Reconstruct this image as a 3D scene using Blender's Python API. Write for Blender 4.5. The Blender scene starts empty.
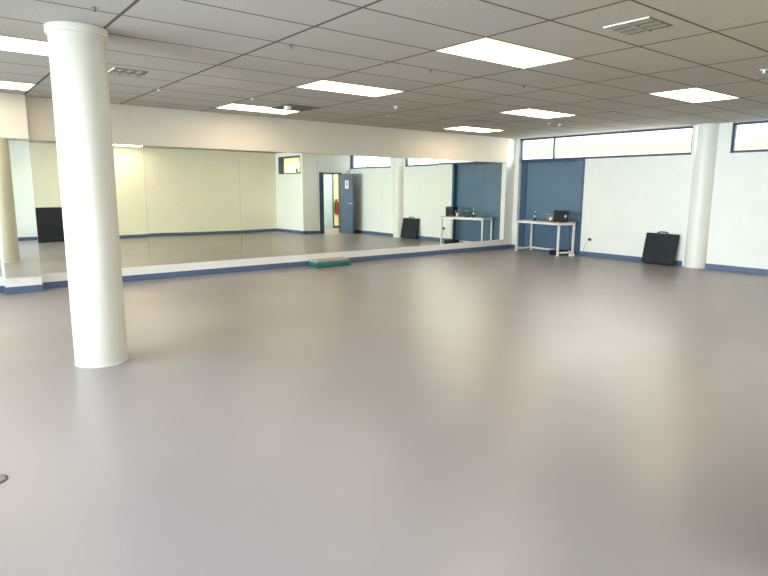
import bpy, bmesh, math, random
from mathutils import Vector, Matrix
random.seed(7)
C = bpy.context.scene.collection
PI = math.pi
H = 2.637                    # ceiling height
GX, GY, DX, DY = -9.0376, -5.492, 1.2192, 0.6084   # ceiling grid

# ------------------------------------------------------------------ materials
def new_mat(name):
    m = bpy.data.materials.new(name); m.use_nodes = True
    nt = m.node_tree; b = nt.nodes['Principled BSDF']
    return m, nt, b

def plain(name, col, rough=.5, metal=0., bump=0., bscale=200., var=0., vscale=3., spec=.5, emit=None, estr=0.):
    m, nt, b = new_mat(name)
    b.inputs['Base Color'].default_value = (*col, 1)
    b.inputs['Roughness'].default_value = rough
    b.inputs['Metallic'].default_value = metal
    b.inputs['Specular IOR Level'].default_value = spec
    tc = nt.nodes.new('ShaderNodeTexCoord')
    if var:
        n = nt.nodes.new('ShaderNodeTexNoise'); n.inputs['Scale'].default_value = vscale
        n.inputs['Detail'].default_value = 3
        nt.links.new(tc.outputs['Object'], n.inputs['Vector'])
        r = nt.nodes.new('ShaderNodeValToRGB')
        r.color_ramp.elements[0].position = .3; r.color_ramp.elements[1].position = .7
        r.color_ramp.elements[0].color = (*[c*(1-var) for c in col], 1)
        r.color_ramp.elements[1].color = (*[min(1, c*(1+var)) for c in col], 1)
        nt.links.new(n.outputs['Fac'], r.inputs['Fac']); nt.links.new(r.outputs['Color'], b.inputs['Base Color'])
    if bump:
        n = nt.nodes.new('ShaderNodeTexNoise'); n.inputs['Scale'].default_value = bscale
        nt.links.new(tc.outputs['Object'], n.inputs['Vector'])
        bp = nt.nodes.new('ShaderNodeBump'); bp.inputs['Strength'].default_value = bump; bp.inputs['Distance'].default_value = .002
        nt.links.new(n.outputs['Fac'], bp.inputs['Height']); nt.links.new(bp.outputs['Normal'], b.inputs['Normal'])
    if emit:
        b.inputs['Emission Color'].default_value = (*emit, 1); b.inputs['Emission Strength'].default_value = estr
    return m

def math_node(nt, op, a, b=None, c=None):
    n = nt.nodes.new('ShaderNodeMath'); n.operation = op
    for i, v in enumerate((a, b, c)):
        if v is None: continue
        if isinstance(v, (int, float)): n.inputs[i].default_value = v
        else: nt.links.new(v, n.inputs[i])
    return n.outputs[0]

def ceiling_mat():
    m, nt, b = new_mat('ceiling_tiles')
    g = nt.nodes.new('ShaderNodeNewGeometry')
    s = nt.nodes.new('ShaderNodeSeparateXYZ'); nt.links.new(g.outputs['Position'], s.inputs[0])
    fx = math_node(nt, 'DIVIDE', math_node(nt, 'SUBTRACT', s.outputs[0], GX), DX)
    fy = math_node(nt, 'DIVIDE', math_node(nt, 'SUBTRACT', s.outputs[1], GY), DY)
    def dist(f, size):
        return math_node(nt, 'MULTIPLY', math_node(nt, 'PINGPONG', f, .5), size)
    dxn = dist(fx, DX); dyn = dist(fy, DY)
    lx = math_node(nt, 'LESS_THAN', dxn, .013)
    ly = math_node(nt, 'LESS_THAN', dyn, .0105)
    line = math_node(nt, 'MAXIMUM', lx, ly)
    # each tile a slightly different tone
    cx = math_node(nt, 'FLOOR', fx); cy = math_node(nt, 'FLOOR', fy)
    cv = nt.nodes.new('ShaderNodeCombineXYZ'); nt.links.new(cx, cv.inputs[0]); nt.links.new(cy, cv.inputs[1])
    wn = nt.nodes.new('ShaderNodeTexWhiteNoise'); wn.noise_dimensions = '3D'; nt.links.new(cv.outputs[0], wn.inputs['Vector'])
    n = nt.nodes.new('ShaderNodeTexNoise'); n.inputs['Scale'].default_value = 55; n.inputs['Detail'].default_value = 4; n.inputs['Roughness'].default_value = .7
    nt.links.new(g.outputs['Position'], n.inputs['Vector'])
    n2 = nt.nodes.new('ShaderNodeTexNoise'); n2.inputs['Scale'].default_value = .9; n2.inputs['Detail'].default_value = 2
    nt.links.new(g.outputs['Position'], n2.inputs['Vector'])
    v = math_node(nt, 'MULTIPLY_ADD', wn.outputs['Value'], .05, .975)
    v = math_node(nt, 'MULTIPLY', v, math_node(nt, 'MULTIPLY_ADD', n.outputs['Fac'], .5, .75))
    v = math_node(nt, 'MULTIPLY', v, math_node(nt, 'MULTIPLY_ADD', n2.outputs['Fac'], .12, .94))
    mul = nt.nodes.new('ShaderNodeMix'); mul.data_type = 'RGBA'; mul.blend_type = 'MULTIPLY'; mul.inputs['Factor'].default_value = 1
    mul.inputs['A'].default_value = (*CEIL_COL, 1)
    cc = nt.nodes.new('ShaderNodeCombineColor')
    for i in range(3): nt.links.new(v, cc.inputs[i])
    nt.links.new(cc.outputs[0], mul.inputs['B'])
    mx = nt.nodes.new('ShaderNodeMix'); mx.data_type = 'RGBA'
    nt.links.new(line, mx.inputs['Factor']); nt.links.new(mul.outputs['Result'], mx.inputs['A'])
    mx.inputs['B'].default_value = (.125, .105, .080, 1)
    nt.links.new(mx.outputs['Result'], b.inputs['Base Color'])
    b.inputs['Roughness'].default_value = .95; b.inputs['Specular IOR Level'].default_value = .1
    bp = nt.nodes.new('ShaderNodeBump'); bp.inputs['Strength'].default_value = .25; bp.inputs['Distance'].default_value = .003
    nt.links.new(n.outputs['Fac'], bp.inputs['Height']); nt.links.new(bp.outputs['Normal'], b.inputs['Normal'])
    return m

def floor_mat():
    m, nt, b = new_mat('vinyl_floor')
    g = nt.nodes.new('ShaderNodeNewGeometry')
    s = nt.nodes.new('ShaderNodeSeparateXYZ'); nt.links.new(g.outputs['Position'], s.inputs[0])
    n = nt.nodes.new('ShaderNodeTexNoise'); n.inputs['Scale'].default_value = .5; n.inputs['Detail'].default_value = 4
    nt.links.new(g.outputs['Position'], n.inputs['Vector'])
    r = nt.nodes.new('ShaderNodeValToRGB')
    r.color_ramp.elements[0].position = .35; r.color_ramp.elements[1].position = .7
    r.color_ramp.elements[0].color = (*[c*.96 for c in FLOOR_COL], 1); r.color_ramp.elements[1].color = (*[c*1.03 for c in FLOOR_COL], 1)
    nt.links.new(n.outputs['Fac'], r.inputs['Fac'])
    # welded seams between the vinyl sheets, every two metres, parallel to the mirror
    d = math_node(nt, 'MULTIPLY', math_node(nt, 'PINGPONG', math_node(nt, 'DIVIDE', math_node(nt, 'ADD', s.outputs[1], 7.45), 2.0), .5), 2.0)
    line = math_node(nt, 'LESS_THAN', d, .0035)
    # small scuffs
    n3 = nt.nodes.new('ShaderNodeTexNoise'); n3.inputs['Scale'].default_value = 5.5; n3.inputs['Detail'].default_value = 1
    mp = nt.nodes.new('ShaderNodeMapping'); mp.inputs['Scale'].default_value = (1, 2.6, 1); nt.links.new(g.outputs['Position'], mp.inputs[0]); nt.links.new(mp.outputs[0], n3.inputs['Vector'])
    sc = math_node(nt, 'GREATER_THAN', n3.outputs['Fac'], .80)
    mx = nt.nodes.new('ShaderNodeMix'); mx.data_type = 'RGBA'; nt.links.new(math_node(nt, 'MAXIMUM', math_node(nt, 'MULTIPLY', line, .10), math_node(nt, 'MULTIPLY', sc, .08)), mx.inputs['Factor'])
    nt.links.new(r.outputs['Color'], mx.inputs['A']); mx.inputs['B'].default_value = (.16, .12, .09, 1)
    nt.links.new(mx.outputs['Result'], b.inputs['Base Color'])
    n2 = nt.nodes.new('ShaderNodeTexNoise'); n2.inputs['Scale'].default_value = 1.3; n2.inputs['Detail'].default_value = 3
    nt.links.new(g.outputs['Position'], n2.inputs['Vector'])
    nt.links.new(math_node(nt, 'MULTIPLY_ADD', n2.outputs['Fac'], .10, FLOOR_ROUGH), b.inputs['Roughness'])
    b.inputs['Specular IOR Level'].default_value = FLOOR_SPEC
    return m

def mirror_mat():
    m, nt, b = new_mat('mirror_glass')
    b.inputs['Base Color'].default_value = (*MIRROR_COL, 1)
    b.inputs['Metallic'].default_value = 1; b.inputs['Roughness'].default_value = .012
    g = nt.nodes.new('ShaderNodeNewGeometry')
    n = nt.nodes.new('ShaderNodeTexNoise'); n.inputs['Scale'].default_value = .9; n.inputs['Detail'].default_value = 0
    nt.links.new(g.outputs['Position'], n.inputs['Vector'])
    bp = nt.nodes.new('ShaderNodeBump'); bp.inputs['Strength'].default_value = .35; bp.inputs['Distance'].default_value = .004
    nt.links.new(n.outputs['Fac'], bp.inputs['Height']); nt.links.new(bp.outputs['Normal'], b.inputs['Normal'])
    return m

def glass_mat(name, col=(1, 1, 1), refl=.06):
    m = bpy.data.materials.new(name); m.use_nodes = True; nt = m.node_tree
    nt.nodes.remove(nt.nodes['Principled BSDF']); out = nt.nodes['Material Output']
    t = nt.nodes.new('ShaderNodeBsdfTransparent'); t.inputs[0].default_value = (*col, 1)
    g = nt.nodes.new('ShaderNodeBsdfGlossy'); g.inputs['Roughness'].default_value = .02
    mx = nt.nodes.new('ShaderNodeMixShader'); mx.inputs[0].default_value = refl
    nt.links.new(t.outputs[0], mx.inputs[1]); nt.links.new(g.outputs[0], mx.inputs[2]); nt.links.new(mx.outputs[0], out.inputs['Surface'])
    return m

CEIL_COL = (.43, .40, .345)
FLOOR_COL = (.268, .232, .222)
FLOOR_ROUGH = .29
FLOOR_SPEC = .48
MIRROR_COL = (.93, .955, .87)
LIGHT_COL = (1., .86, .62); LIGHT_STR = 5.9
WORLD_STR = 4.5

M = {}
M['ceiling'] = ceiling_mat(); M['floor'] = floor_mat(); M['mirror'] = mirror_mat()
M['wall'] = plain('painted_wall', (.85, .86, .81), .7, bump=.08, bscale=90, var=.015)
M['wall_cream'] = plain('cream_painted_wall', (.94, .90, .72), .7, bump=.08, bscale=90, var=.015)
M['white_trim'] = plain('white_trim', (.82, .81, .77), .45, var=.01)
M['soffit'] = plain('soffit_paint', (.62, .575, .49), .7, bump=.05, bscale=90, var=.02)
M['blue'] = plain('blue_skirting', (.080, .130, .245), .42, var=.05, vscale=6)
M['panel_blue'] = plain('blue_panel', (.072, .145, .225), .38, bump=.06, bscale=25, var=.06, vscale=1.6)
M['frame_blue'] = plain('blue_window_frame', (.032, .062, .105), .4)
M['door_blue'] = plain('blue_door_paint', (.042, .098, .19), .42, var=.04)
M['pale_blue'] = plain('pale_blue_paint', (.36, .52, .68), .6, var=.04)
M['cream'] = plain('cream_paint', (.86, .80, .58), .7, var=.02)
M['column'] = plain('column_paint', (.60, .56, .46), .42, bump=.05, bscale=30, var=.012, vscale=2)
M['column_lit'] = plain('lit_column_paint', (.78, .775, .72), .4, var=.01)  # same paint as the big column, brighter lighting put into the colour
M['glowing_lamp_frame'] = plain('glowing_lamp_frame', (.75, .70, .52), .5, emit=(1., .74, .30), estr=.55)  # weak warm emission on the frame imitates the yellow glow fringing each light
M['diffuser'] = plain('lit_diffuser', (.9, .88, .8), .5, emit=LIGHT_COL, estr=LIGHT_STR)
M['vent_light'] = plain('vent_light_metal', (.46, .43, .36), .5)
M['vent_edge'] = plain('vent_edge', (.80, .76, .66), .45)
M['vent_dark'] = plain('vent_dark', (.15, .13, .10), .7)
M['vent_mid'] = plain('vent_mid', (.30, .27, .22), .6)
M['white_metal'] = plain('white_metal', (.80, .81, .80), .35, var=.01)
M['table_top'] = plain('table_top', (.52, .45, .36), .3, var=.06, vscale=8)
M['black'] = plain('black_plastic', (.006, .008, .012), .55, bump=.1, bscale=300)
M['black_soft'] = plain('black_fabric', (.012, .016, .022), .8, bump=.3, bscale=300, var=.2, vscale=12)
M['dark_board'] = plain('black_board', (.006, .009, .016), .5, var=.12, vscale=3)
M['grey_metal'] = plain('grey_metal', (.45, .45, .44), .35, metal=.8)
M['silver'] = plain('silver', (.62, .64, .64), .3, metal=.6)
M['white'] = plain('white_plastic', (.86, .86, .84), .4)
M['brown'] = plain('brown_plastic', (.22, .085, .045), .5)
M['beige'] = plain('beige_mat', (.46, .34, .25), .6, bump=.2, bscale=200, var=.08, vscale=20)
M['teal'] = plain('teal_plastic', (.012, .135, .13), .45, var=.06, vscale=10)
M['teal_light'] = plain('light_teal_plastic', (.06, .28, .26), .45)
M['red'] = plain('red_enamel', (.16, .008, .010), .3)
M['paper'] = plain('paper', (.80, .80, .86), .6)
M['ink'] = plain('ink', (.10, .10, .14), .6)
M['disc'] = plain('floor_plate', (.20, .18, .15), .4, metal=.6, var=.1, vscale=30)
M['disc_rim'] = plain('floor_plate_rim', (.045, .04, .035), .5, metal=.3)
M['glass'] = glass_mat('window_glass')
M['bottle'] = glass_mat('clear_plastic', (.80, .86, .90), .18)
M['tarmac'] = plain('outside_ground', (.5, .49, .46), .9, var=.1, vscale=.5)

# ------------------------------------------------------------------ mesh helpers
def box_bm(bm, x0, x1, y0, y1, z0, z1, mtx=None):
    vs = [Vector((x, y, z)) for x in (x0, x1) for y in (y0, y1) for z in (z0, z1)]
    if mtx: vs = [mtx @ v for v in vs]
    v = [bm.verts.new(p) for p in vs]
    for f in ((0,1,3,2), (4,6,7,5), (0,4,5,1), (2,3,7,6), (0,2,6,4), (1,5,7,3)):
        bm.faces.new([v[i] for i in f])

def cyl_bm(bm, p0, p1, r0, r1=None, seg=24, cap=True):
    p0, p1 = Vector(p0), Vector(p1); r1 = r0 if r1 is None else r1
    d = (p1-p0).normalized(); q = d.to_track_quat('Z', 'Y')
    a = []; b = []
    for i in range(seg):
        t = 2*PI*i/seg; o = Vector((math.cos(t), math.sin(t), 0))
        a.append(bm.verts.new(p0 + q @ (o*r0))); b.append(bm.verts.new(p1 + q @ (o*r1)))
    for i in range(seg):
        j = (i+1) % seg; bm.faces.new((a[i], a[j], b[j], b[i]))
    if cap: bm.faces.new(a[::-1]); bm.faces.new(b)

def lathe_bm(bm, prof, center, seg=48, axis=None):
    c = Vector(center); rings = []
    q = Vector(axis).to_track_quat('Z', 'Y') if axis else None
    for r, z in prof:
        ring = []
        for i in range(seg):
            t = 2*PI*i/seg; o = Vector((r*math.cos(t), r*math.sin(t), z))
            if q: o = q @ o
            ring.append(bm.verts.new(c+o))
        rings.append(ring)
    for a, b in zip(rings, rings[1:]):
        for i in range(seg):
            j = (i+1) % seg; bm.faces.new((a[i], a[j], b[j], b[i]))
    bm.faces.new(rings[0][::-1]); bm.faces.new(rings[-1])

def tube_bm(bm, pts, r, seg=8):
    pts = [Vector(p) for p in pts]; rings = []
    for k, p in enumerate(pts):
        d = (pts[min(k+1, len(pts)-1)] - pts[max(k-1, 0)]).normalized(); q = d.to_track_quat('Z', 'Y')
        rings.append([bm.verts.new(p + q @ Vector((math.cos(2*PI*i/seg)*r, math.sin(2*PI*i/seg)*r, 0))) for i in range(seg)])
    for a, b in zip(rings, rings[1:]):
        for i in range(seg):
            j = (i+1) % seg; bm.faces.new((a[i], a[j], b[j], b[i]))
    bm.faces.new(rings[0][::-1]); bm.faces.new(rings[-1])

def obj(name, bm, mat, parent=None, bevel=0., smooth=False):
    bmesh.ops.recalc_face_normals(bm, faces=bm.faces)
    me = bpy.data.meshes.new(name); bm.to_mesh(me); bm.free()
    me.materials.append(M[mat] if isinstance(mat, str) else mat)
    o = bpy.data.objects.new(name, me); C.objects.link(o)
    if smooth:
        for p in me.polygons: p.use_smooth = True
        try: me.set_sharp_from_angle(angle=math.radians(35))
        except Exception: pass
    if bevel:
        b = o.modifiers.new('bevel', 'BEVEL'); b.width = bevel; b.segments = 2; b.limit_method = 'ANGLE'
    if parent is not None:
        o.parent = parent
        o.matrix_parent_inverse = Matrix.Identity(4)
    return o

def boxes(name, lst, mat, parent=None, bevel=0., mtx=None):
    bm = bmesh.new()
    for b in lst: box_bm(bm, *b, mtx=mtx)
    return obj(name, bm, mat, parent, bevel)

def tag(o, label, cat, group=None):
    o['label'] = label; o['category'] = cat
    if group: o['group'] = group
    return o

def thing(name, label, cat, loc=(0, 0, 0), rotz=0, group=None):
    o = bpy.data.objects.new(name, None); C.objects.link(o); o.location = loc; o.rotation_euler = (0, 0, rotz)
    o.empty_display_size = .05
    return tag(o, label, cat, group)

def struct(o):
    o['kind'] = 'structure'; return o

def dup(root, loc, rotz, label):
    r = root.copy(); C.objects.link(r); r.location = loc; r.rotation_euler = (0, 0, rotz); r['label'] = label
    for ch in list(root.children):
        c = ch.copy(); C.objects.link(c); c.parent = r
        for g in list(ch.children):
            d = g.copy(); C.objects.link(d); d.parent = c
    return r

# ------------------------------------------------------------------ room shell
XL = -13.2          # left wall
YB = -8.84          # back wall of the main room
YA = -9.70          # back wall of the bay the camera stands in
XA = -9.06          # corner where the bay begins
XJ = -1.82          # corner box at the far end of the back wall
YJ = -7.0           # front of the corner box, with the door
R = .12             # depth of the blue recess

struct(boxes('floor', [(XL-.2, .3, YA-.2, .3, -.12, 0), (.3, 1.15, -9.4, -6.98, -.12, 0)], 'floor'))
struct(boxes('ceiling', [(XL-.2, .3, YA-.2, .3, H, H+.12), (.3, 1.15, -9.4, -6.98, H, H+.12)], 'ceiling'))
# mirror wall: main face just behind the mirrors
struct(boxes('wall_front', [(XL-.2, -2.60, .012, .25, 0, H), (-2.60, -.32, .075, .25, 0, H), (-.32, .3, .012, .25, 0, H), (-10.68, -10.25, -.19, .012, 0, 2.07),
                            (-.32, 0, 0, .012, 0, H)], 'wall'))
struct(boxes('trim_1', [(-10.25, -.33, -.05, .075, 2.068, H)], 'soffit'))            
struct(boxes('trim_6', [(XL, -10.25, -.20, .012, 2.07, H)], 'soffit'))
struct(boxes('trim_2', [(-10.25, -.32, -.006, .075, .096, .222), (XL, -10.68, -.006, .012, .096, .222)], 'white_trim'))
struct(boxes('baseboard_front', [(-10.235, -.0, -.012, .012, 0, .096), (-10.692, -10.238, -.203, -.190, 0, .096),
                                 (-10.692, -10.68, -.190, .012, 0, .096), (-10.25, -10.238, -.190, -.012, 0, .096), (XL, -10.692, -.012, .012, 0, .096)], 'blue'))
# right wall with clerestory windows
WZ0, WZ1 = 2.118, 2.622
struct(boxes('wall_right', [
    (0, .3, -.12, .012, 0, H),                           # sliver in the corner
    (0, .3, -4.17, -1.93, 0, WZ0), (0, .3, -4.17, -.12, WZ1, H),
    (0, .3, -4.85, -4.17, 0, H),
    (0, .3, YJ, -4.85, 0, WZ0), (0, .3, -6.985, -4.85, WZ1, H), (0, .3, YJ, -6.985, WZ0, H),
    (R+.03, .3, -1.93, -.12, 0, WZ0)], 'wall'))
struct(boxes('baseboard_right', [(-.012, 0, -4.19, -1.93, 0, .096), (-.012, 0, YJ, -4.55, 0, .096), (-.012, 0, -.12, -.012, 0, .096)], 'blue'))
# blue recess behind the table
bl = struct(boxes('trim_3', [(R, R+.03, -1.87, -.26, 0, 2.10)], 'panel_blue'))
struct(boxes('trim_4', [(R-.03, R+.03, -.27, -.125, 0, 2.118), (0.002, R+.03, -1.93, -1.865, 0, 2.118), (R-.03, R+.03, -1.87, -.27, 2.075, 2.118)], 'door_blue', bevel=.003))

# windows in the right wall
def window(n, y0, y1, mull, lab=None, dx=.08):
    f = .03
    fr = [(dx-.03, dx+.03, y0, y1, WZ0, WZ0+f), (dx-.03, dx+.03, y0, y1, WZ1-f, WZ1),
          (dx-.03, dx+.03, y0, y0+f, WZ0+f, WZ1-f), (dx-.03, dx+.03, y1-f, y1, WZ0+f, WZ1-f)]
    for m in mull: fr.append((dx-.03, dx+.03, m-.018, m+.018, WZ0+f, WZ1-f))
    fr += [(.0, dx+.03, y0-.001, y0+.012, WZ0, WZ1), (.0, dx+.03, y1-.012, y1+.001, WZ0, WZ1), (-.004, dx+.03, y0, y1, WZ0-.014, WZ0+.004), (-.004, dx+.03, y0, y1, WZ1-.004, WZ1+.008)]
    w = struct(boxes('window_%d' % n, fr, 'frame_blue'))
    boxes('pane', [(dx-.003, dx+.003, y0+f, y1-f, WZ0+f, WZ1-f)], 'glass', w)
    return w
w1 = window(1, -4.17, -.12, [-1.06])
w2 = window(2, -6.985, -4.85, [])
# far-side sill latch seen in the mirror
boxes('latch', [(.02, .05, -6.05, -6.02, WZ0+.0, WZ0+.07), (.0, .03, -6.07, -6.0, WZ0+.05, WZ0+.065)], 'frame_blue', w2)

# back wall, corner box, hall behind the door
struct(boxes('wall_rear', [(XA, XJ, YB-.2, YB, 0, H)], 'wall_cream'))
struct(boxes('wall_back', [
    (XJ, XJ+.12, YB-.2, YJ, 0, 1.93), (XJ, XJ+.12, YB-.2, YJ, 2.50, H), (XJ, XJ+.12, YJ-.13, YJ, 1.93, 2.50), (XJ, XJ+.12, YB-.2, -8.60, 1.93, 2.50),
    (XJ+.12, -1.20, YJ-.12, YJ, 0, H), (-.33, .3, YJ-.12, YJ, 0, H), (-1.20, -.33, YJ-.12, YJ, 1.98, H)], 'wall'))
struct(boxes('baseboard_back', [(XA, XJ, YB, YB+.012, 0, .096), (XL, XA, YA, YA+.012, 0, .096), (XA-.012, XA, YA+.012, YB+.012, 0, .096), (XJ-.012, XJ, YB+.012, YJ+.012, 0, .096), (XJ, -1.20, YJ, YJ+.012, 0, .096)], 'blue'))
# the hall
struct(boxes('wall_hall', [(-1.7, 1.15, -9.35, -9.2, 0, H), (1.02, 1.15, -9.2, -7.0, 0, H)], 'cream'))
struct(boxes('wall_outside', [(.3, 1.15, YJ-.12, YJ+.02, 0, H)], 'wall'))
struct(boxes('baseboard_hall', [(-1.7, 1.02, -9.2, -9.188, 0, .096)], 'blue'))
# left side and bay behind the camera
struct(boxes('wall_left', [(XL-.2, XL, YA-.2, .012, 0, .75), (XL-.2, XL, YA-.2, .012, 2.5, H),
                           (XL-.2, XL, YA-.2, -9.6, .75, 2.5), (XL-.2, XL, -7.9, -7.4, .75, 2.5), (XL-.2, XL, -4.4, -3.9, .75, 2.5), (XL-.2, XL, -.9, .012, .75, 2.5)], 'wall'))
struct(boxes('wall_bay', [(XL, XA, YA-.2, YA, 0, .75), (XL, XA, YA-.2, YA, 2.5, H), (XL, -12.9, YA-.2, YA, .75, 2.5), (-10.6, XA, YA-.2, YA, .75, 2.5),
                          (XA, XA+.2, YA-.2, YB-.2, 0, H)], 'wall'))
def big_window(n, axis, a0, a1, c):
    z0, z1 = .75, 2.5; f = .05
    segs = [(a0, a1, z0, z0+f), (a0, a1, z1-f, z1), (a0, a0+f, z0, z1), (a1-f, a1, z0, z1), ((a0+a1)/2-.025, (a0+a1)/2+.025, z0, z1)]
    if axis == 'x': L = [(c-.03, c+.03, a, b, p, q) for a, b, p, q in segs]; P = [(c-.003, c+.003, a0+f, a1-f, z0+f, z1-f)]
    else: L = [(a, b, c-.03, c+.03, p, q) for a, b, p, q in segs]; P = [(a0+f, a1-f, c-.003, c+.003, z0+f, z1-f)]
    w = struct(boxes('window_%d' % n, L, 'frame_blue')); boxes('pane', P, 'glass', w)
big_window(3, 'x', -9.6, -7.9, XL-.1); big_window(4, 'x', -7.4, -4.4, XL-.1); big_window(5, 'x', -3.9, -.9, XL-.1)
big_window(6, 'y', -12.9, -10.6, YA-.1)

# clerestory window in the corner box
wj = struct(boxes('window_7', [(XJ-.012, XJ+.10, -8.60, -8.40, 1.93, 2.50), (XJ-.012, XJ+.10, -7.15, -7.12, 1.93, 2.50),
                               (XJ-.012, XJ+.10, -8.40, -7.15, 1.93, 1.965), (XJ-.012, XJ+.10, -8.40, -7.15, 2.45, 2.50)], 'frame_blue'))
boxes('pane', [(XJ+.05, XJ+.056, -8.40, -7.15, 1.965, 2.45)], 'glass', wj)
boxes('latch', [(XJ-.02, XJ+.05, -7.40, -7.17, 1.975, 1.99), (XJ-.02, XJ+.05, -7.40, -7.17, 2.085, 2.10), (XJ-.02, XJ+.05, -7.40, -7.38, 1.975, 2.1)], 'frame_blue', wj)

# door
d = struct(boxes('door_1', [(-1.20, -1.04, YJ-.13, YJ+.015, 0, 1.93), (-1.20, -1.04, YJ-.13, YJ+.015, 1.93, 1.98), (-.38, -.33, YJ-.13, YJ+.015, 0, 1.98), (-1.04, -.38, YJ-.13, YJ+.015, 1.93, 1.98)], 'frame_blue', bevel=.004))
leaf = boxes('door_leaf', [(-.385, -.340, YJ+.02, YJ+.70, .01, 1.935)], 'door_blue', d, bevel=.003)
bm = bmesh.new()
cyl_bm(bm, (-.385, YJ+.64, .98), (-.45, YJ+.64, .98), .010, seg=10); cyl_bm(bm, (-.445, YJ+.65, .98), (-.445, YJ+.52, .98), .010, seg=10)
cyl_bm(bm, (-.386, YJ+.64, .98), (-.392, YJ+.64, .98), .026, seg=16)
obj('door_handle', bm, 'silver', leaf, smooth=True)
boxes('door_sign', [(-.388, -.3855, YJ+.28, YJ+.47, 1.46, 1.72)], 'paper', leaf)
boxes('sign_print', [(-.3892, -.388, YJ+.34, YJ+.41, 1.62, 1.68), (-.3892, -.388, YJ+.33, YJ+.42, 1.56, 1.60), (-.3892, -.388, YJ+.35, YJ+.40, 1.50, 1.53)], 'ink', leaf)
# second, pale blue leaf in the hall
d2 = struct(boxes('door_2', [(.02, .72, -9.19, -9.15, 0, 2.1)], 'pale_blue'))
boxes('door_edge', [(.72, .77, -9.20, -9.14, 0, 2.12)], 'frame_blue', d2)

# ------------------------------------------------------------------ mirrors
edges = [-10.245, -8.72, -7.17, -5.62, -4.09, -2.57, -1.03, -.32]
mlab = ['tall mirror panel partly behind the big round column', 'wide mirror panel second from the big round column',
        'mirror panel reflecting the small corner window, left of the teal step', 'mirror panel above the teal step block, reflecting the open blue door',
        'mirror panel reflecting the far round column and leaning black case', 'mirror panel reflecting the white wall and clerestory window beside the blue recess',
        'narrow mirror panel closest to the corner and the white table']
TILT = [(-.18, 0, 0), (-.13, 0, 0), (-.12, 0, 0), (-.12, 0, 0), (-.16, -.1, 0), (-.06, 1.4, .024), (0, 2.2, .054)]
for k in range(7):
    x0, x1 = edges[k]+.0015, edges[k+1]-.0015
    hw_, cx_ = (x1-x0)/2, (x0+x1)/2; rx, rz, oy = TILT[k]
    mt_ = Matrix.Translation((cx_, oy, 1.148)) @ Matrix.Rotation(math.radians(rz), 4, 'Z') @ Matrix.Rotation(math.radians(rx), 4, 'X')
    o = boxes('mirror_panel', [(-hw_, hw_, -.004, .006, -.926, .926)], 'mirror', mtx=mt_)
    tag(o, mlab[k], 'mirror', 'wall mirrors along the studio')
o = boxes('mirror_panel', [(-.21, .21, -.006, .006, .222, 2.07)], 'mirror', mtx=Matrix.Translation((-10.465, -.202, 0)) @ Matrix.Rotation(math.radians(-1.3), 4, 'Z')); tag(o, 'narrow mirror panel on the projecting pier left of the column', 'mirror', 'wall mirrors along the studio')
o = boxes('mirror_panel', [(-12.2, -10.69, -.004, .008, .222, 2.075)], 'mirror'); tag(o, 'mirror panel at the extreme left edge beyond the pier', 'mirror', 'wall mirrors along the studio')
struct(boxes('trim_5', [(-10.68, -10.25, -.197, -.190, .096, .222)], 'white_trim'))

# ------------------------------------------------------------------ columns
t = thing('round_column', 'large round white column standing free in the left foreground', 'column', (-10.42, -4.28, 0))
bm = bmesh.new(); lathe_bm(bm, [(.205, 0), (.203, .01), (.2, .012), (.2, 2.585)], (0, 0, 0), 96); obj('shaft', bm, 'column', t, smooth=True)
bm = bmesh.new(); lathe_bm(bm, [(.2, 2.575), (.216, 2.58), (.22, 2.59), (.22, H-.002)], (0, 0, 0), 96); obj('collar', bm, 'column', t, smooth=True)
t = thing('round_column', 'slim round white column against the right wall between two windows', 'column', (.02, -4.43, 0))
bm = bmesh.new(); lathe_bm(bm, [(.195, 0), (.195, H-.002)], (0, 0, 0), 64); obj('shaft', bm, 'column_lit', t, smooth=True)

# ------------------------------------------------------------------ ceiling lights
def cell(i, j): return (GX+DX*(i+.5), GY+DY*(j-.5))   # j = index of the row line nearest the mirror
lt = thing('ceiling_light', '', 'ceiling light', (0, 0, H), 0, 'recessed fluorescent ceiling lights')
a, b = DX/2-.012, DY/2-.012
boxes('frame', [(-a, a, -b, -b+.02, -.004, -.0005), (-a, a, b-.02, b, -.004, -.0005), (-a, -a+.02, -b+.02, b-.02, -.004, -.0005), (a-.02, a, -b+.02, b-.02, -.004, -.0005)], 'glowing_lamp_frame', lt)
boxes('diffuser', [(-a+.02, a-.02, -b+.02, b-.02, -.003, -.0005)], 'diffuser', lt)
LS = [(1, 0, 'largest bright ceiling light, top centre left of the square vent'),
      (1, 4, 'rectangular ceiling light in the row behind the largest one'),
      (1, 8, 'long thin ceiling light close above the mirror band, beside the dark grille'),
      (4, 0, 'diamond-shaped lit panel on the right, above the white wall window'),
      (4, 4, 'small ceiling light right of centre, before the blue recess window'),
      (5, 8, 'ceiling light nearest the corner above the end of the mirrors'),
      (-2, 4, 'bright ceiling light passing behind the top of the big column'),
      (-2, 8, 'ceiling light at the left edge close to the projecting soffit'),
      (1, -4, 'thin strip of light seen in the mirror just right of the big column')]
for k, (i, j, lab) in enumerate(LS):
    x, y = cell(i, j)
    if i == 5: x -= .12
    if j == -4: x += .3
    if k == 0: lt.location = (x, y, H); lt['label'] = lab
    else: dup(lt, (x, y, H), 0, lab)

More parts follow.
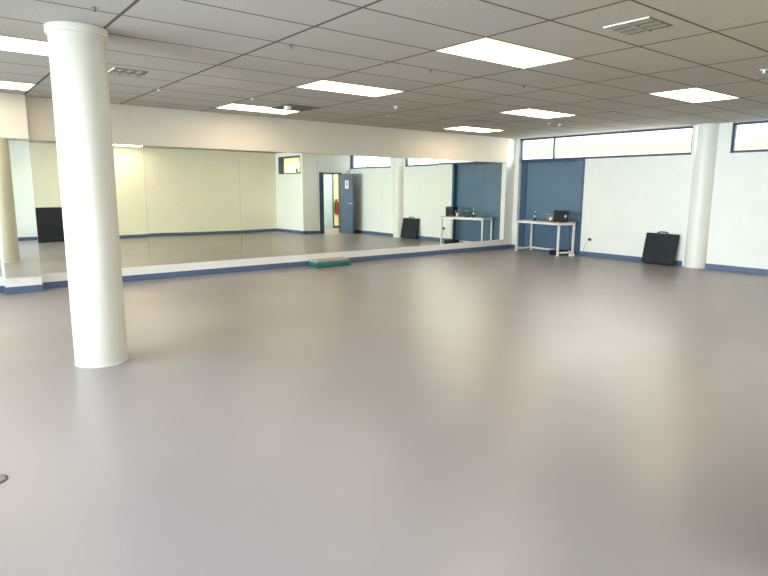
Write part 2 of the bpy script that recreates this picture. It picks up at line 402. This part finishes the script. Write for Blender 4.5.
# ------------------------------------------------------------------ vents and small ceiling fittings
def diffuser_vent(loc, s, lab, light, dark, edge):
    t = thing('ceiling_vent', lab, 'vent', loc)
    boxes('backing', [(-s, s, -s, s, -.003, -.0005)], dark, t)
    boxes('edge', [(-s-.008, -s+.004, -s, s, -.010, -.0005)], edge, t)
    q = s
    for x0 in (-.62, -.05, .5):
        for y0, y1, dz in ((-.95, -.05, 0), (.05, .95, 0)):
            bm = bmesh.new(); mt = Matrix.Translation((x0*q, 0, -.006)) @ Matrix.Rotation(math.radians(7), 4, 'Y')
            box_bm(bm, -.02*q/.18, .026*q/.18, y0*q, y1*q, -.001, .001, mtx=mt)
            obj('louvre', bm, light, t)
    boxes('divider', [(-s, s, -.01, .01, -.014, -.001)], light, t)
    return t
diffuser_vent((-7.19, -7.03, H), .175, 'square louvred air diffuser in the ceiling tile right of the largest light', 'vent_mid', 'vent_dark', 'vent_edge')
diffuser_vent((-9.63, -2.72, H), .17, 'small louvred air diffuser in the ceiling just right of the big column', 'vent_mid', 'vent_dark', 'vent_edge')
def grille(loc, sx, sy, lab, mat='vent_mid'):
    t = thing('return_grille', lab, 'vent', loc)
    boxes('backing', [(-sx, sx, -sy, sy, -.003, -.0005)], 'vent_dark', t)
    n = 12
    L = [(-sx+.01, sx-.01, -sy+.02+(2*sy-.04)*k/n, -sy+.02+(2*sy-.04)*(k+.55)/n, -.010, -.003) for k in range(n)]
    boxes('slat', L, mat, t)
    boxes('border', [(-sx, sx, -sy, -sy+.015, -.008, -.0005), (-sx, sx, sy-.015, sy, -.008, -.0005), (-sx, -sx+.015, -sy, sy, -.008, -.0005), (sx-.015, sx, -sy, sy, -.008, -.0005)], mat, t)
grille((-6.88, -1.42, H), .28, .285, 'dark square return air grille behind the long light above the mirrors', 'vent_dark')
grille((-3.47, -2.0, H), .2, .17, 'small dark air grille in the ceiling near the corner light')
def sprinkler(x, y, lab, s=1.):
    s *= .75; t = thing('sprinkler', lab, 'sprinkler', (x, y, H), 0, 'white ceiling sprinklers and detectors')
    bm = bmesh.new(); lathe_bm(bm, [(.001, -.045*s), (.018*s, -.045*s), (.020*s, -.040*s), (.012*s, -.034*s), (.012*s, -.012*s), (.001, -.010*s)], (0, 0, 0), 20); obj('head', bm, 'white', t, smooth=True)
    bm = bmesh.new(); lathe_bm(bm, [(.030*s, -.012*s), (.042*s, -.006*s), (.045*s, -.0005)], (0, 0, 0), 24); obj('rose', bm, 'white', t, smooth=True)
sprinkler(-5.82, -2.52, 'round white sprinkler between the two middle ceiling lights', 1.1)
sprinkler(-4.73, -7.0, 'white sprinkler at the right edge of the ceiling', 1.1)
sprinkler(-2.32, -2.65, 'left one of the two white sprinklers near the blue recess', 1.0)
sprinkler(-2.02, -2.67, 'right one of the two white sprinklers near the blue recess', 1.0)
sprinkler(-9.03, -1.82, 'small white sprinkler right of the louvred vent by the big column', .7)
sprinkler(-7.8, -1.87, 'small white sprinkler above the long thin ceiling light', .7)
sprinkler(-5.27, -1.65, 'faint small sprinkler above the mirror band, right of the grille', .5)
# detector on the dark grille
bm = bmesh.new(); lathe_bm(bm, [(.02, -.055), (.05, -.05), (.055, -.03), (.055, -.012), (.04, -.011)], (-7.08, -1.55, H), 24)
tag(obj('smoke_detector', bm, 'white', smooth=True), 'round white detector on the dark return air grille', 'smoke detector')
# small dark hooks in a line
hooks = [(-10.44, -4.95, 'small dark ceiling hook just above the big column'), (-8.88, -4.85, 'small dark ceiling hook, second from the big column'),
         (-7.26, -4.84, 'small dark ceiling hook left of the largest light'), (-5.78, -4.85, 'small dark ceiling hook right below the largest light')]
for x, y, lab in hooks:
    bm = bmesh.new(); s = .018
    s = .010
    tube_bm(bm, [(x, y, H), (x, y, H-.005), (x+s*.7, y, H-.010), (x+s, y, H-.016), (x+s*.5, y, H-.023), (x-s*.4, y, H-.022), (x-s*.7, y, H-.016)], .0035, 6)
    cyl_bm(bm, (x, y, H-.004), (x, y, H-.0005), .016, seg=12)
    tag(obj('ceiling_hook', bm, 'vent_dark', smooth=True), lab, 'hook', 'dark hooks in a row across the ceiling')

# ------------------------------------------------------------------ table
TZ = .735
ang = math.atan2(.15, 1.30)                      # slight skew from the wall
tb = thing('folding_table', 'long white-framed table with thin beige top in front of the blue recess', 'table', (-.25, -1.142, 0), -ang)
hw, hl = .26, .655
boxes('tabletop', [(-hw-.01, hw+.01, -hl-.015, hl+.015, TZ-.018, TZ)], 'table_top', tb, bevel=.003)
boxes('apron', [(-hw, -hw+.02, -hl, hl, TZ-.062, TZ-.018), (hw-.02, hw, -hl, hl, TZ-.062, TZ-.018), (-hw+.02, hw-.02, -hl, -hl+.02, TZ-.062, TZ-.018), (-hw+.02, hw-.02, hl-.02, hl, TZ-.062, TZ-.018)], 'white_metal', tb)
for sx in (-1, 1):
    for sy in (-1, 1):
        x, y = sx*(hw-.02), sy*(hl-.02)
        l = boxes('leg', [(x-.02, x+.02, y-.02, y+.02, .02, TZ-.018)], 'white_metal', tb, bevel=.002)
        boxes('foot', [(x-.025, x+.025, y-.025, y+.025, 0, .022)], 'white', l)
for sy in (-1, 1):
    y = sy*(hl-.02); boxes('side_rail', [(-hw+.04, hw-.04, y-.014, y+.014, .045, .085)], 'white_metal', tb)
boxes('back_rail', [(hw-.035, hw-.01, -hl+.04, hl-.04, .045, .085)], 'white_metal', tb)

MT = Matrix.Translation((-.25, -1.142, 0)) @ Matrix.Rotation(-ang, 4, 'Z')
def on_table(x, y, z=TZ): return MT @ Vector((x, y, z))
# stereo
p = on_table(-.02, -.48)
st = thing('stereo', 'black stereo box with round pale dials at the right end of the table', 'stereo', p, -ang)
boxes('cabinet', [(-.11, .11, -.12, .12, .0, .25)], 'black', st, bevel=.008)
for y in (-.06, .06):
    bm = bmesh.new(); lathe_bm(bm, [(.050, 0), (.050, .008), (.040, .010), (.012, .004)], (-.111, y, .115), 32, axis=(-1, 0, 0)); sp = obj('speaker_ring', bm, 'black_soft', st, smooth=True)
bm = bmesh.new(); lathe_bm(bm, [(.034, 0), (.034, .010), (.030, .014)], (.0, -.121, .13), 28, axis=(0, -1, 0)); obj('dial', bm, 'silver', st, smooth=True)
bm = bmesh.new(); lathe_bm(bm, [(.034, 0), (.034, .010), (.030, .014)], (.0, .121, .13), 28, axis=(0, 1, 0)); obj('dial', bm, 'silver', st, smooth=True)
boxes('control_strip', [(-.116, -.11, -.012, .012, .03, .20)], 'dark_board', st)
# cup, brown pad, box, bottle, small stand
p = on_table(-.08, -.25); bm = bmesh.new(); lathe_bm(bm, [(.036, 0), (.046, .09), (.047, .093), (.043, .093), (.034, .01), (.001, .009)], p, 32)
tag(obj('paper_cup', bm, 'white', smooth=True), 'short white cup on the table left of the black stereo', 'cup')
p = on_table(-.20, -.34); boxes_m = Matrix.Translation(p) @ Matrix.Rotation(-ang, 4, 'Z')
tag(boxes('wallet', [(-.04, .04, -.075, .075, .0005, .028)], 'brown', mtx=boxes_m, bevel=.006), 'small reddish brown pouch lying in front of the black stereo', 'pouch')
p = on_table(-.06, .02); boxes_m = Matrix.Translation(p) @ Matrix.Rotation(.3, 4, 'Z')
t = tag(boxes('power_adaptor', [(-.045, .045, -.07, .07, .0005, .03)], 'vent_dark', mtx=boxes_m, bevel=.004), 'small flat dark box lying left of the white cup', 'box')
p = on_table(.03, -.02)
t = thing('tabletop_stand', 'thin grey stand with a flat horizontal head between bottle and cup', 'stand', p, -ang)
bm = bmesh.new(); cyl_bm(bm, (0, 0, .008), (0, 0, .15), .004, seg=10); obj('stem', bm, 'grey_metal', t, smooth=True)
bm = bmesh.new(); cyl_bm(bm, (0, 0, .0005), (0, 0, .008), .04, .036, seg=24); obj('base', bm, 'black', t, smooth=True)
boxes('head', [(-.03, .03, -.10, .08, .15, .162)], 'grey_metal', t, bevel=.003)
p = on_table(-.07, .25)
t = thing('water_bottle', 'clear bottle with dark base standing at the left of the table', 'bottle', p)
bm = bmesh.new(); lathe_bm(bm, [(.030, .045), (.031, .11), (.026, .15), (.013, .175), (.012, .19)], (0, 0, 0), 28); obj('body', bm, 'bottle', t, smooth=True)
bm = bmesh.new(); lathe_bm(bm, [(.034, .0005), (.035, .045), (.030, .05)], (0, 0, 0), 28); obj('holder', bm, 'black', t, smooth=True)
bm = bmesh.new(); lathe_bm(bm, [(.013, .188), (.014, .205), (.012, .207)], (0, 0, 0), 20); obj('cap', bm, 'white', t, smooth=True)
# bag under the table
p = on_table(-.02, -.45, 0)
t = thing('equipment_case', 'low black case on the floor under the right end of the table', 'case', p, -ang)
boxes('body', [(-.16, .17, -.15, .12, .0, .11)], 'black_soft', t, bevel=.015)
bm = bmesh.new(); tube_bm(bm, [(-.158, -.07, .06), (-.185, -.06, .07), (-.19, -.01, .072), (-.185, .04, .07), (-.158, .05, .06)], .008, 8); obj('handle', bm, 'black', t, smooth=True)
p = on_table(.1, -.77, 0)
t = thing('power_block', 'white plug block on the floor beside the right table leg', 'power strip', p, -ang+.2)
boxes('body', [(-.09, .03, -.03, .05, .0005, .05)], 'white', t, bevel=.006); boxes('switch', [(-.094, -.088, -.01, .02, .015, .032)], 'vent_mid', t)

# wall outlet with plug and lead
t = thing('wall_outlet', 'white wall socket with a black plug low beside the blue recess', 'outlet', (0, -2.17, .37))
boxes('plate', [(-.006, -.0005, -.045, .045, -.035, .035)], 'white', t, bevel=.002)
boxes('plug', [(-.05, -.006, -.028, .028, -.026, .026)], 'black', t, bevel=.004)
bm = bmesh.new()
tube_bm(bm, [(-.045, -2.15, .355), (-.06, -2.12, .30), (-.045, -2.06, .20), (-.035, -2.03, .11), (-.05, -1.99, .02), (-.09, -1.97, .006), (-.12, -1.96, .006)], .004, 6)
tag(obj('drooping_cable', bm, 'grey_metal', smooth=True), 'thin lead drooping from the wall socket to the floor', 'cable')
bm = bmesh.new(); toL = MT.inverted()
tube_bm(bm, [toL @ q for q in (on_table(.10, -.46, .741), on_table(.20, -.47, .745), on_table(.275, -.475, .745), on_table(.285, -.48, .76), on_table(.29, -.48, .5), on_table(.285, -.5, .25), on_table(.28, -.54, .06), on_table(.28, -.58, .012))], .005, 6)
obj('power_lead', bm, 'black', tb, smooth=True)

# ------------------------------------------------------------------ black case leaning on the right wall
lean = math.atan2(.13, .62)
t = thing('folded_case', 'flat square black carrying case leaning on the right wall beside the slim column', 'case', (-.155, -3.79, 0), math.radians(2))
t.rotation_euler = (0, lean, math.radians(-3))
bm = bmesh.new(); box_bm(bm, -.06, .0, -.33, .33, .01, .61); obj('shell', bm, 'black_soft', t, bevel=.018)
boxes('seam', [(-.064, .004, -.334, .334, .575, .582), (-.064, -.059, -.3, .3, .30, .304)], 'black', t)
bm = bmesh.new(); tube_bm(bm, [(-.03, -.105, .606), (-.03, -.09, .628), (-.03, -.06, .640), (-.03, .06, .640), (-.03, .09, .628), (-.03, .105, .606)], .013, 8)
obj('handle', bm, 'black', t, smooth=True)
for y in (-.2, .2): boxes('foot', [(-.055, -.01, y-.03, y+.03, -.0, .014)], 'black', t)

# ------------------------------------------------------------------ black board against the back wall (seen in the mirror)
t = thing('black_board', 'tall black board standing against the back wall, seen left of the big column', 'board', (-8.55, YB+.0005, 0))
boxes('panel', [(-.5, .5, .0125, .03, .0, .94)], 'dark_board', t, bevel=.003)
boxes('frame', [(-.51, -.5, .0125, .033, 0, .95), (.5, .51, .0125, .033, 0, .95), (-.51, .51, .0125, .033, .94, .95)], 'black', t)

# ------------------------------------------------------------------ step block
t = thing('step_block', 'low teal exercise step with beige top on the floor before the mirrors', 'exercise step', (-5.50, -.19, 0), math.radians(0))
boxes('base', [(-.385, .385, -.165, .165, .0, .075)], 'teal', t, bevel=.02)
boxes('rim', [(-.375, .375, -.158, .158, .075, .105)], 'teal_light', t, bevel=.012)
boxes('top_mat', [(-.33, .355, -.148, .148, .105, .128)], 'beige', t, bevel=.008)
boxes('end_cap', [(-.372, -.332, -.14, .14, .105, .122)], 'silver', t, bevel=.008)

# ------------------------------------------------------------------ floor plate
t = thing('floor_plate', 'round metal floor cover plate with a dark rim at the left edge', 'floor plate', (-11.345, -6.165, 0))
bm = bmesh.new(); lathe_bm(bm, [(.058, .0005), (.058, .003), (.048, .004)], (0, 0, 0), 40); obj('rim', bm, 'disc_rim', t, smooth=True)
bm = bmesh.new(); lathe_bm(bm, [(.047, .003), (.046, .0055), (.02, .006)], (0, 0, 0), 40); obj('plate', bm, 'disc', t, smooth=True)

# ------------------------------------------------------------------ extinguisher in the hall, door wedge
t = thing('fire_extinguisher', 'red fire extinguisher hanging in the hall behind the open door', 'fire extinguisher', (.86, -9.08, .50))
bm = bmesh.new(); lathe_bm(bm, [(.05, 0), (.075, .015), (.075, .40), (.06, .46), (.028, .50), (.026, .52)], (0, 0, 0), 32); obj('cylinder', bm, 'red', t, smooth=True)
boxes('valve', [(-.03, .03, -.02, .02, .52, .56), (-.08, .03, -.01, .01, .56, .575)], 'black', t)
bm = bmesh.new(); tube_bm(bm, [(-.03, 0, .54), (-.08, .02, .50), (-.10, .03, .40), (-.095, .03, .25), (-.09, .03, .15)], .010, 8); obj('hose', bm, 'black', t, smooth=True)
boxes('bracket', [(-.03, .03, -.105, -.07, .30, .36)], 'grey_metal', t)
bm = bmesh.new()
v = [bm.verts.new(p) for p in ((-1.16, -7.14, .0005), (-1.02, -7.14, .0005), (-1.16, -7.14, .10), (-1.16, -7.08, .0005), (-1.02, -7.08, .0005), (-1.16, -7.08, .10))]
for f in ((0, 1, 2), (3, 5, 4), (0, 3, 4, 1), (1, 4, 5, 2), (0, 2, 5, 3)): bm.faces.new([v[i] for i in f])
tag(obj('door_wedge', bm, 'white'), 'small white wedge on the floor in the open doorway', 'door wedge')
# hall lamp
t = thing('hall_lamp', 'lit panel lamp on the hall ceiling behind the door', 'ceiling light', (-.6, -8.2, H))
boxes('frame', [(-.62, .62, -.32, -.30, -.006, -.0005), (-.62, .62, .30, .32, -.006, -.0005), (-.62, -.60, -.30, .30, -.006, -.0005), (.60, .62, -.30, .30, -.006, -.0005)], 'glowing_lamp_frame', t)
boxes('diffuser', [(-.60, .60, -.30, .30, -.005, -.0005)], 'diffuser', t)

# ------------------------------------------------------------------ outside ground
struct(boxes('ground', [(-60, 60, -60, 60, -.3, -.13)], 'tarmac'))

# ------------------------------------------------------------------ light
w = bpy.data.worlds.new('world'); bpy.context.scene.world = w; w.use_nodes = True
nt = w.node_tree; bg = nt.nodes['Background']
tc = nt.nodes.new('ShaderNodeTexCoord'); s = nt.nodes.new('ShaderNodeSeparateXYZ'); nt.links.new(tc.outputs['Generated'], s.inputs[0])
r = nt.nodes.new('ShaderNodeValToRGB'); nt.links.new(s.outputs[2], r.inputs['Fac'])
e = r.color_ramp.elements; e[0].position = 0.0; e[0].color = (.85, .85, .75, 1); e[1].position = 1; e[1].color = (.62, .78, 1, 1)
for pos, col in ((.048, (.26, .26, .25)), (.058, (.165, .160, .112)), (.070, (.155, .152, .122)), (.082, (.3, .3, .29)), (.2, (.5, .54, .58))):
    n = e.new(pos); n.color = (*col, 1)
nt.links.new(r.outputs['Color'], bg.inputs['Color']); bg.inputs['Strength'].default_value = WORLD_STR

def area(name, loc, rot, sx, sy, power, col, spread=180):
    l = bpy.data.lights.new(name, 'AREA'); l.shape = 'RECTANGLE'; l.size = sx; l.size_y = sy; l.energy = power; l.color = col; l.spread = math.radians(spread)
    o = bpy.data.objects.new(name, l); C.objects.link(o); o.location = loc; o.rotation_euler = rot
    return o
# daylight through the tall windows on the left and behind the camera
DAY = (.76, .90, 1.)
for y, p, ln in ((-8.75, 38, 1.6), (-5.9, 72, 2.8), (-2.4, 58, 2.8)):
    area('daylight', (XL-.25, y, 1.35), (0, -math.radians(86), 0), 1.1, ln, p, DAY, 80)
area('daylight', (-11.75, YA-.25, 1.75), (math.radians(82), 0, 0), 2.2, 1.6, 34, (.62, .78, 1.), 120)
# daylight entering the clerestory windows
area('daylight', (.55, -2.2, 2.5), (0, math.radians(75), 0), .5, 3.8, 40, (1., .98, .86))

area('hall_light', (-.3, -8.1, 2.55), (0, 0, 0), 1.5, 1.2, 36, (1., .95, .82))
# ------------------------------------------------------------------ camera
yaw, pitch, roll = .66732897, .16749729, .00599426
f = Vector((math.sin(yaw)*math.cos(pitch), math.cos(yaw)*math.cos(pitch), -math.sin(pitch)))
rr = Vector((math.cos(yaw), -math.sin(yaw), 0)); u = rr.cross(f)
r2 = rr*math.cos(roll)+u*math.sin(roll); u2 = -rr*math.sin(roll)+u*math.cos(roll)
cam = bpy.data.cameras.new('camera'); cam.sensor_width = 36; cam.lens = 588.121*36/768; cam.clip_start = .05; cam.clip_end = 200
co = bpy.data.objects.new('camera', cam); C.objects.link(co)
mt = Matrix.Identity(4)
for i in range(3): mt[i][0] = r2[i]; mt[i][1] = u2[i]; mt[i][2] = -f[i]
mt.translation = (-11.5129, -9.4949, 1.44198)
co.matrix_world = mt
sc = bpy.context.scene; sc.camera = co
sc.view_settings.view_transform = 'Standard'; sc.view_settings.look = 'None'
sc.view_settings.exposure = 0.87; sc.view_settings.gamma = 1.0
sc.cycles.max_bounces = 10; sc.cycles.diffuse_bounces = 6; sc.cycles.glossy_bounces = 5
sc.cycles.sample_clamp_indirect = 4; sc.cycles.use_denoising = True
